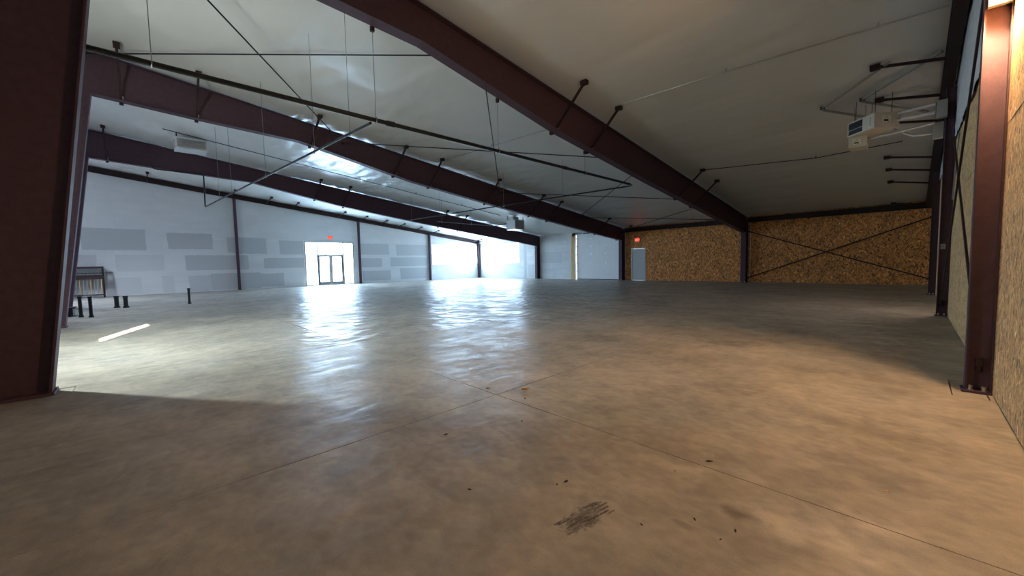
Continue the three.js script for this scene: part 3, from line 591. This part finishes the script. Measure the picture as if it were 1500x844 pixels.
{
  // big heater, turned 45 degrees; its near vertical edge stands at (-0.69, 4.17..4.5, -12)
  const o = thing('unit_heater', [-0.69, 4.17, -12], 'cream unit heater with black louvres hung by the strand board wall', 'heater');
  o.rotation.y = 0;
  const h = 0.33, k = Math.SQRT1_2, L = 0.7, D = 0.55;    // louvre face runs along (-k, -k), label face along (k, -k)
  const P = (a, b, y) => V(-0.69 - a * k + b * k, 4.17 + y, -12 - a * k - b * k);
  const hull = (a0, a1, b0, b1, y0, y1) => { const g = new THREE.BoxGeometry(a1 - a0, y1 - y0, b1 - b0); const c = P((a0 + a1) / 2, (b0 + b1) / 2, (y0 + y1) / 2); return g.applyMatrix4(new THREE.Matrix4().makeBasis(V(k, 0, k), V(0, 1, 0), V(-k, 0, k)).setPosition(c)); };
  const body = part('cabinet', join(hull(0, L, 0.012, D, 0, h)), cream, o);
  part('front_panel', join(hull(0, 0.3, 0, 0.012, 0, h), hull(0.3, L, 0, 0.012, 0, 0.03), hull(0.3, L, 0, 0.012, h - 0.03, h), hull(L - 0.025, L, 0, 0.012, 0.03, h - 0.03)), cream, o);
  part('louvre_recess', hull(0.3, L - 0.025, 0.006, 0.013, 0.03, h - 0.03), black, o);
  for (let i = 0; i < 3; i++) part('louvre', hull(0.305, L - 0.03, -0.02, 0.008, 0.045 + i * 0.085, 0.052 + i * 0.085), i === 1 ? cream : black, o);
  for (let i = 0; i < 3; i++) part('side_rib', hull(-0.004, 0.0, D - 0.15, D - 0.02, 0.1 + i * 0.07, 0.112 + i * 0.07), cream, o);
  const q = P(0.1, -0.004, h * 0.5); label2d('name_plate', 0.26, 0.06, nameTex, q, -Math.PI / 4, o, -Math.PI / 2);
  label2d('warning_label', 0.2, 0.16, warnTex, P(-0.004, 0.26, 0.19), Math.PI / 4, o);
  for (const [a, b] of [[0.1, 0.1], [0.1, D - 0.08], [L - 0.1, 0.1], [L - 0.1, D - 0.08]]) { const s = P(a, b, h); part('hanger_rod', tube(s, V(s.x, yc(s.z) - 0.1, s.z), 0.006, 6), steelDull, o); }
  const s = thing('unit_heater', [-0.98, 3.82, -12.6], 'small cream heater box hung just below the louvred heater', 'heater');
  part('cabinet', box(-1.17, -0.84, 3.92, 4.18, -13.0, -12.55), cream, s);
  for (let i = 0; i < 3; i++) part('side_rib', box(-0.93, -0.85, 4.0 + i * 0.06, 4.01 + i * 0.06, -12.55, -12.545), cream, s);
  label2d('warning_label', 0.16, 0.13, warnTex, V(-1.02, 4.05, -12.548), 0, s);
  for (const x of [-1.1, -0.9]) part('hanger_rod', tube(V(x, 4.18, -12.9), V(x, yc(-12.9) - 0.05, -12.9), 0.006, 6), steelDull, s);
  // 45 degree strut bars above
  const bars = [[V(-1.67, 0, -12.45), V(-0.45, 0, -11.05), 'long strut bar above the heater, on the lamp side and away from the wall'], [V(-0.94, 0, -12.5), V(0.27, 0, -11.2), 'long strut bar above the heater, on the lamp side and meeting the wall beam'], [V(-1.67, 0, -12.45), V(-0.75, 0, -13.75), 'strut bar above the heater, on the far side and away from the wall'], [V(-0.94, 0, -12.5), V(0.15, 0, -13.95), 'strut bar above the heater, on the far side and meeting the wall beam']];
  bars.forEach(([a, b, l], i) => { a.y = yc(a.z) - 0.075 - (i > 1 ? 0.045 : 0); b.y = yc(b.z) - 0.075 - (i > 1 ? 0.045 : 0); const t = thing('strut_bar', a.toArray(), l, 'strut'); part('channel', bar(a, b, 0.042, 0.042), greyPaint, t); part('end_plate', box(a.x - 0.05, a.x + 0.05, a.y + 0.021, a.y + 0.03, a.z - 0.05, a.z + 0.05), steelDull, t); });
  // white vents
  const vent = (pts, r, label) => { const t = thing('vent_pipe', pts[0].toArray(), label, 'pipe', undefined); part('pipe', bend(pts, r, 12), pvc, t); part('collar', tube(pts[0], pts[0].clone().add(pts[1].clone().sub(pts[0]).setLength(0.05)), r * 1.25, 12), zinc, t); };
  vent([V(-0.32, 4.42, -12.2), V(0.24, 4.42, -12.1)], 0.036, 'upper white vent pipe from the louvred heater to the wall box');
  vent([V(-0.32, 4.28, -12.2), V(0.24, 4.26, -12.1)], 0.036, 'second white vent pipe just under the upper one at the wall box');
  vent([V(-0.83, 4.1, -12.7), V(-0.35, 4.12, -12.66), V(0.24, 4.16, -12.6)], 0.028, 'thin white vent pipe from the small heater box to the wall');
  vent([V(-0.45, 4.3, -12.9), V(-0.1, 4.02, -12.85), V(0.21, 3.98, -12.83)], 0.022, 'thin crooked white pipe between heater and wall column');
  const jb = thing('wall_box', [0.35, 4.1, -12.0], 'pale grey box on the wall where white vent pipes end', 'box');
  part('cabinet', box(0.25, 0.4, 4.12, 4.46, -12.14, -11.98), greyPaint, jb);
  part('cover', box(0.256, 0.394, 4.13, 4.45, -11.98, -11.97), greyPaint, jb);
  const jc = thing('wall_box', [0.3, 3.9, -12.8], 'small pale box below the vent pipe wall box', 'box');
  part('cabinet', box(0.22, 0.38, 3.86, 4.2, -12.9, -12.75), greyPaint, jc); part('cover', box(0.23, 0.37, 3.87, 4.19, -12.75, -12.744), greyPaint, jc);
}
function farHeater(c, s, turn, label) {
  const o = thing('unit_heater', [c.x, c.y, c.z], label, 'heater'); const [w, h, d] = s;
  part('cabinet', box(c.x - w / 2, c.x + w / 2, c.y, c.y + h, c.z - d / 2, c.z + d / 2), pvc, o);
  part('louvre_panel', box(c.x + w / 2, c.x + w / 2 + 0.01, c.y + 0.06, c.y + h - 0.06, c.z - d / 2 + 0.06, c.z + d / 2 - 0.06), greyPaint, o);
  for (let i = 0; i < 5; i++) part('louvre', box(c.x + w / 2 + 0.008, c.x + w / 2 + 0.03, c.y + 0.1 + i * (h - 0.2) / 5, c.y + 0.115 + i * (h - 0.2) / 5, c.z - d / 2 + 0.07, c.z + d / 2 - 0.07), zinc, o);
  for (const dx of [-1, 1]) for (const dz of [-1, 1]) { const x = c.x + dx * (w / 2 - 0.06), z = c.z + dz * (d / 2 - 0.06); part('hanger_bar', bar(V(x, c.y + h * 0.4, z), V(x, yc(z) - 0.02, z), 0.035, 0.035), dz > 0 && dx > 0 ? steelDull : wire, o); }
  return o;
}
farHeater(V(-19.5, 5.88, -1.7), [0.7, 0.42, 0.95], 0, 'white unit heater under the high end of the ceiling');
{ const d = farHeater(V(-18.1, 3.5, -17.85), [0.8, 0.62, 0.85], 0, 'white unit heater hung between frames before the overhead door'); const f = part('flue_duct', box(-18.45, -17.95, 4.12, yc(-17.99) - 0.05, -18.0, -17.5), pvc, d); part('collar', box(-18.48, -17.92, 4.122, 4.16, -18.03, -17.47), zinc, f); }

// ------------------------------------------------------------------ exit signs, lamps and small boxes
function exitSign(at, ry, label) {
  const o = thing('exit_sign', at.toArray(), label, 'exit sign'); o.rotation.y = ry;
  const mk = (name, g, m) => { const k = new THREE.Mesh(g, m); k.name = name; k.castShadow = k.receiveShadow = true; o.add(k); return k; };
  mk('housing', new THREE.BoxGeometry(0.36, 0.24, 0.05).translate(0, 0, 0.028), whiteDoor);
  const tex = printed(0.33, 0.21, (g, w, h) => { g.fillStyle = '#7a0805'; g.fillRect(0, 0, w, h); g.fillStyle = '#ff4a30'; g.font = 'bold ' + Math.round(h * 0.86) + 'px sans-serif'; g.textAlign = 'center'; g.textBaseline = 'middle'; g.fillText('EXIT', w / 2, h * 0.53, w * 0.94); });
  const m = new THREE.MeshStandardMaterial({ name: 'lit exit sign face', color: 0x200000, emissive: 0xffffff, emissiveMap: tex, emissiveIntensity: 2.2, roughness: 0.4 });
  const p = new THREE.Mesh(new THREE.PlaneGeometry(0.33, 0.21).translate(0, 0, 0.054), m); p.name = 'sign_face'; o.add(p);
  const l = new THREE.RectAreaLight(0xff2a1a, 0.8, 0.33, 0.21); l.name = 'exit_glow'; l.position.set(0, 0, 0.062); l.rotation.y = Math.PI; o.add(l);
}
exitSign(V(XL + 0.003, 3.5, -10.22), Math.PI / 2, 'red lit exit sign above the glazed entrance');
exitSign(V(-12.92, 2.74, ZF + 0.006), 0, 'red lit exit sign above the grey steel door');

const CD = { right: 13, fillRightFar: 5, left: 38, fillLeftMid: 12, fillLeftEnd: 26 };  // far right, middle left and end left are added fill lamps
function wallOrFillLamp(at, ry, color, candela, glow, aside, around, label) {   // a wall pack, also used for added fill: shallow housing with a glowing prismatic glass
  const o = thing('wall_or_fill_lamp', at.toArray(), label, 'lamp'); o.rotation.y = ry;
  const mk = (name, g, m) => { const k = new THREE.Mesh(g, m); k.name = name; k.castShadow = k.receiveShadow = true; o.add(k); return k; };
  mk('housing', new THREE.BoxGeometry(0.15, 0.26, 0.06).translate(0, 0.13, 0.031), greyPaint);
  const prof = new THREE.Shape([[0.062, 0.02], [0.062, 0.24], [0.1, 0.24], [0.16, 0.14], [0.16, 0.02]].map((p) => new THREE.Vector2(...p)));
  mk('lens', new THREE.ExtrudeGeometry(prof, { depth: 0.13, bevelEnabled: false }).translate(0, 0, -0.065).rotateY(-Math.PI / 2), new THREE.MeshStandardMaterial({ name: 'lit lamp glass', color: 0xffffff, emissive: color, emissiveIntensity: glow, roughness: 0.4 }));
  const l = new THREE.SpotLight(color, candela, 0, 1.3, 0.5, 2); l.name = 'lamp_beam'; l.position.set(0, 0.012, 0.11); l.target.position.set(aside, -2.6, 1.1); o.add(l.target);
  if (around) { const u = new THREE.PointLight(color, candela * around, 0, 2); u.name = 'lamp_glass'; u.position.set(0, 0.1, 0.11); u.castShadow = true; o.add(u); } l.castShadow = true; l.shadow.radius = 4; o.add(l);
  return o;
}
wallOrFillLamp(V(0.47, 3.47, -5.577), 0, 0xffcb94, CD.right, 12, -0.8, 0.38, 'lit warm wall lamp fixed to a column on the strand board wall');
wallOrFillLamp(V(XR - 0.004, 3.0, -12.5), -Math.PI / 2, 0xffe0c8, CD.fillRightFar, 12, 0, 0, 'added fill lamp, unseen behind the switch box column').scale.setScalar(0.82);  // added fill, hidden by the column, to brighten the dim right end
wallOrFillLamp(V(-8.6, 3.2, zl(-8.6) - 0.004), Math.PI + Math.atan(0.0745), 0xeaf6f0, CD.left, 12, 0, 0.2, 'lit white wall lamp on the high side wall behind a column');
for (const [x, cd, l] of [[-17.4, CD.fillLeftMid, 'added cool fill lamp, unseen, on the high side wall between the second and third frames'], [-25.2, CD.fillLeftEnd, 'added cool fill lamp, unseen, on the high side wall between the third frame and the drywall']]) wallOrFillLamp(V(x, 3.4, zl(x) - 0.004), Math.PI + Math.atan(0.0745), 0xdce9ff, cd, 12, 0, 0.2, l);  // two added lamps, out of view, lifting the left ceiling and end wall
{
  const s = thing('switch_box', [0.38, 1.42, -12.15], 'small grey switch box fixed to a wall column', 'switch box');
  part('box', box(0.4, 0.47, 1.42, 1.53, -12.245, -12.18), greyPaint, s); part('toggle', box(0.428, 0.442, 1.465, 1.49, -12.18, -12.165), black, s);
}

// ------------------------------------------------------------------ things standing on the floor
function stub(x, z, h, r, label, group) {
  const o = thing('conduit_stub', [x, 0, z], label, 'conduit stub', group);
  part('pipe', tube(V(x, 0, z), V(x + 0.01, h, z), r, 12), blackPipe, o);
  part('cap', tube(V(x + 0.01, h - 0.04, z), V(x + 0.01, h + 0.01, z), r * 1.2, 12), black, o);
  part('collar', tube(V(x, 0, z), V(x, 0.05, z), r * 1.35, 12), black, o);
}
stub(-19.61, -1.34, 0.6, 0.042, 'lone dark pipe stub standing out of the concrete floor');
for (const [x, z] of [[-20.05, 0.66], [-19.75, 0.42]]) stub(x, z, 0.42, 0.065, 'short thick dark pipe stub, one of a close pair', 'pair of short pipe stubs');
for (const [x, z] of [[-16.8, 1.3], [-16.5, 1.08]]) stub(x, z, 0.6, 0.042, 'tall dark pipe stub, one of a pair near the steel columns', 'pair of tall pipe stubs');
{
  const o = thing('floor_box', [-17.6, 0, 1.75], 'low dark floor box beside the tall pipe stubs', 'floor box');
  part('box', box(-17.75, -17.35, 0.02, 0.24, 1.5, 1.85), black, o); part('lid', box(-17.8, -17.3, 0.24, 0.27, 1.45, 2.3), steelDull, o); part('foot', join(box(-17.7, -17.64, 0, 0.02, 1.55, 1.8), box(-17.46, -17.4, 0, 0.02, 1.55, 1.8)), steelDull, o);
}
{
  const o = thing('pipe_rack', [-29.2, 0, 1.95], 'dark metal rack of upright bars against the drywall', 'rack');
  const z0 = 1.35, z1 = 2.55, x0 = -29.6, x1 = -29.0;
  for (const z of [z0 + 0.03, z1 - 0.03]) for (const x of [x0, x1]) part('upright', box(x - 0.025, x + 0.025, 0.0, 1.55, z - 0.025, z + 0.025), steelDull, o);
  for (const y of [0.12, 0.95, 1.12, 1.5]) part('shelf', box(x0, x1, y, y + (y === 0.95 ? 0.2 : y === 1.5 ? 0.1 : 0.04), z0, z1), steelDull, o);
  for (let i = 0; i < 9; i++) { const z = z0 + 0.1 + i * 0.125; part('bar', tube(V(x1 - 0.08, 0.16, z), V(x1 - 0.08, 0.95, z), 0.022, 8), i % 3 ? zinc : lumber, o); part('knob', new THREE.SphereGeometry(0.04, 10, 8).translate(x1 - 0.04, 1.3, z), zinc, o); part('pin', tube(V(x1 - 0.04, 1.15, z), V(x1 - 0.04, 1.3, z), 0.012, 6), zinc, o); }
  part('rail', bar(V(x1, 1.26, z0 - 0.35), V(x1, 1.26, z1), 0.03, 0.03), steelDull, o);
}
{
  const r = rng(404);
  const bits = [[-2.75, -2.81, 0.05], [-1.74, -1.3, 0.014], [-1.39, -1.75, 0.018], [-1.41, -1.69, 0.011], [-0.87, -2.57, 0.022], [-0.89, -1.71, 0.01], [-0.98, -2.31, 0.008], [-0.58, -1.87, 0.008], [-0.72, -1.93, 0.013], [-0.55, -1.98, 0.014], [-2.45, -1.62, 0.016], [-2.2, -2.2, 0.013], [-3.05, -2.55, 0.022], [-2.55, -2.6, 0.018], [-0.06, -2.9, 0.016]];
  for (let [x, z, s] of bits) {
    s *= 0.62; const g = new THREE.IcosahedronGeometry(s, 1), p = g.attributes.position;
    for (let i = 0; i < p.count; i++) { const a = p.getX(i), b = p.getY(i), c = p.getZ(i), k = 1 + 0.45 * n2(a / s + x * 7, c / s + b / s * 2 + z); p.setXYZ(i, a * k * 1.5, Math.max(-0.3 * s, b * k * 0.32), c * k * 0.55); }
    g.computeVertexNormals(); g.rotateY(r() * 3).translate(x, 0.3 * s, z);
    single('debris_chip', g, r() > 0.8 ? lumber : rubble, [x, 0, z], 'tiny loose debris chip on the concrete floor', 'debris', 'debris chips on the floor');
  }
}

scene.traverse((o) => { if (o.isMesh) { o.castShadow = true; o.receiveShadow = true; } });
renderer.render(scene, camera);
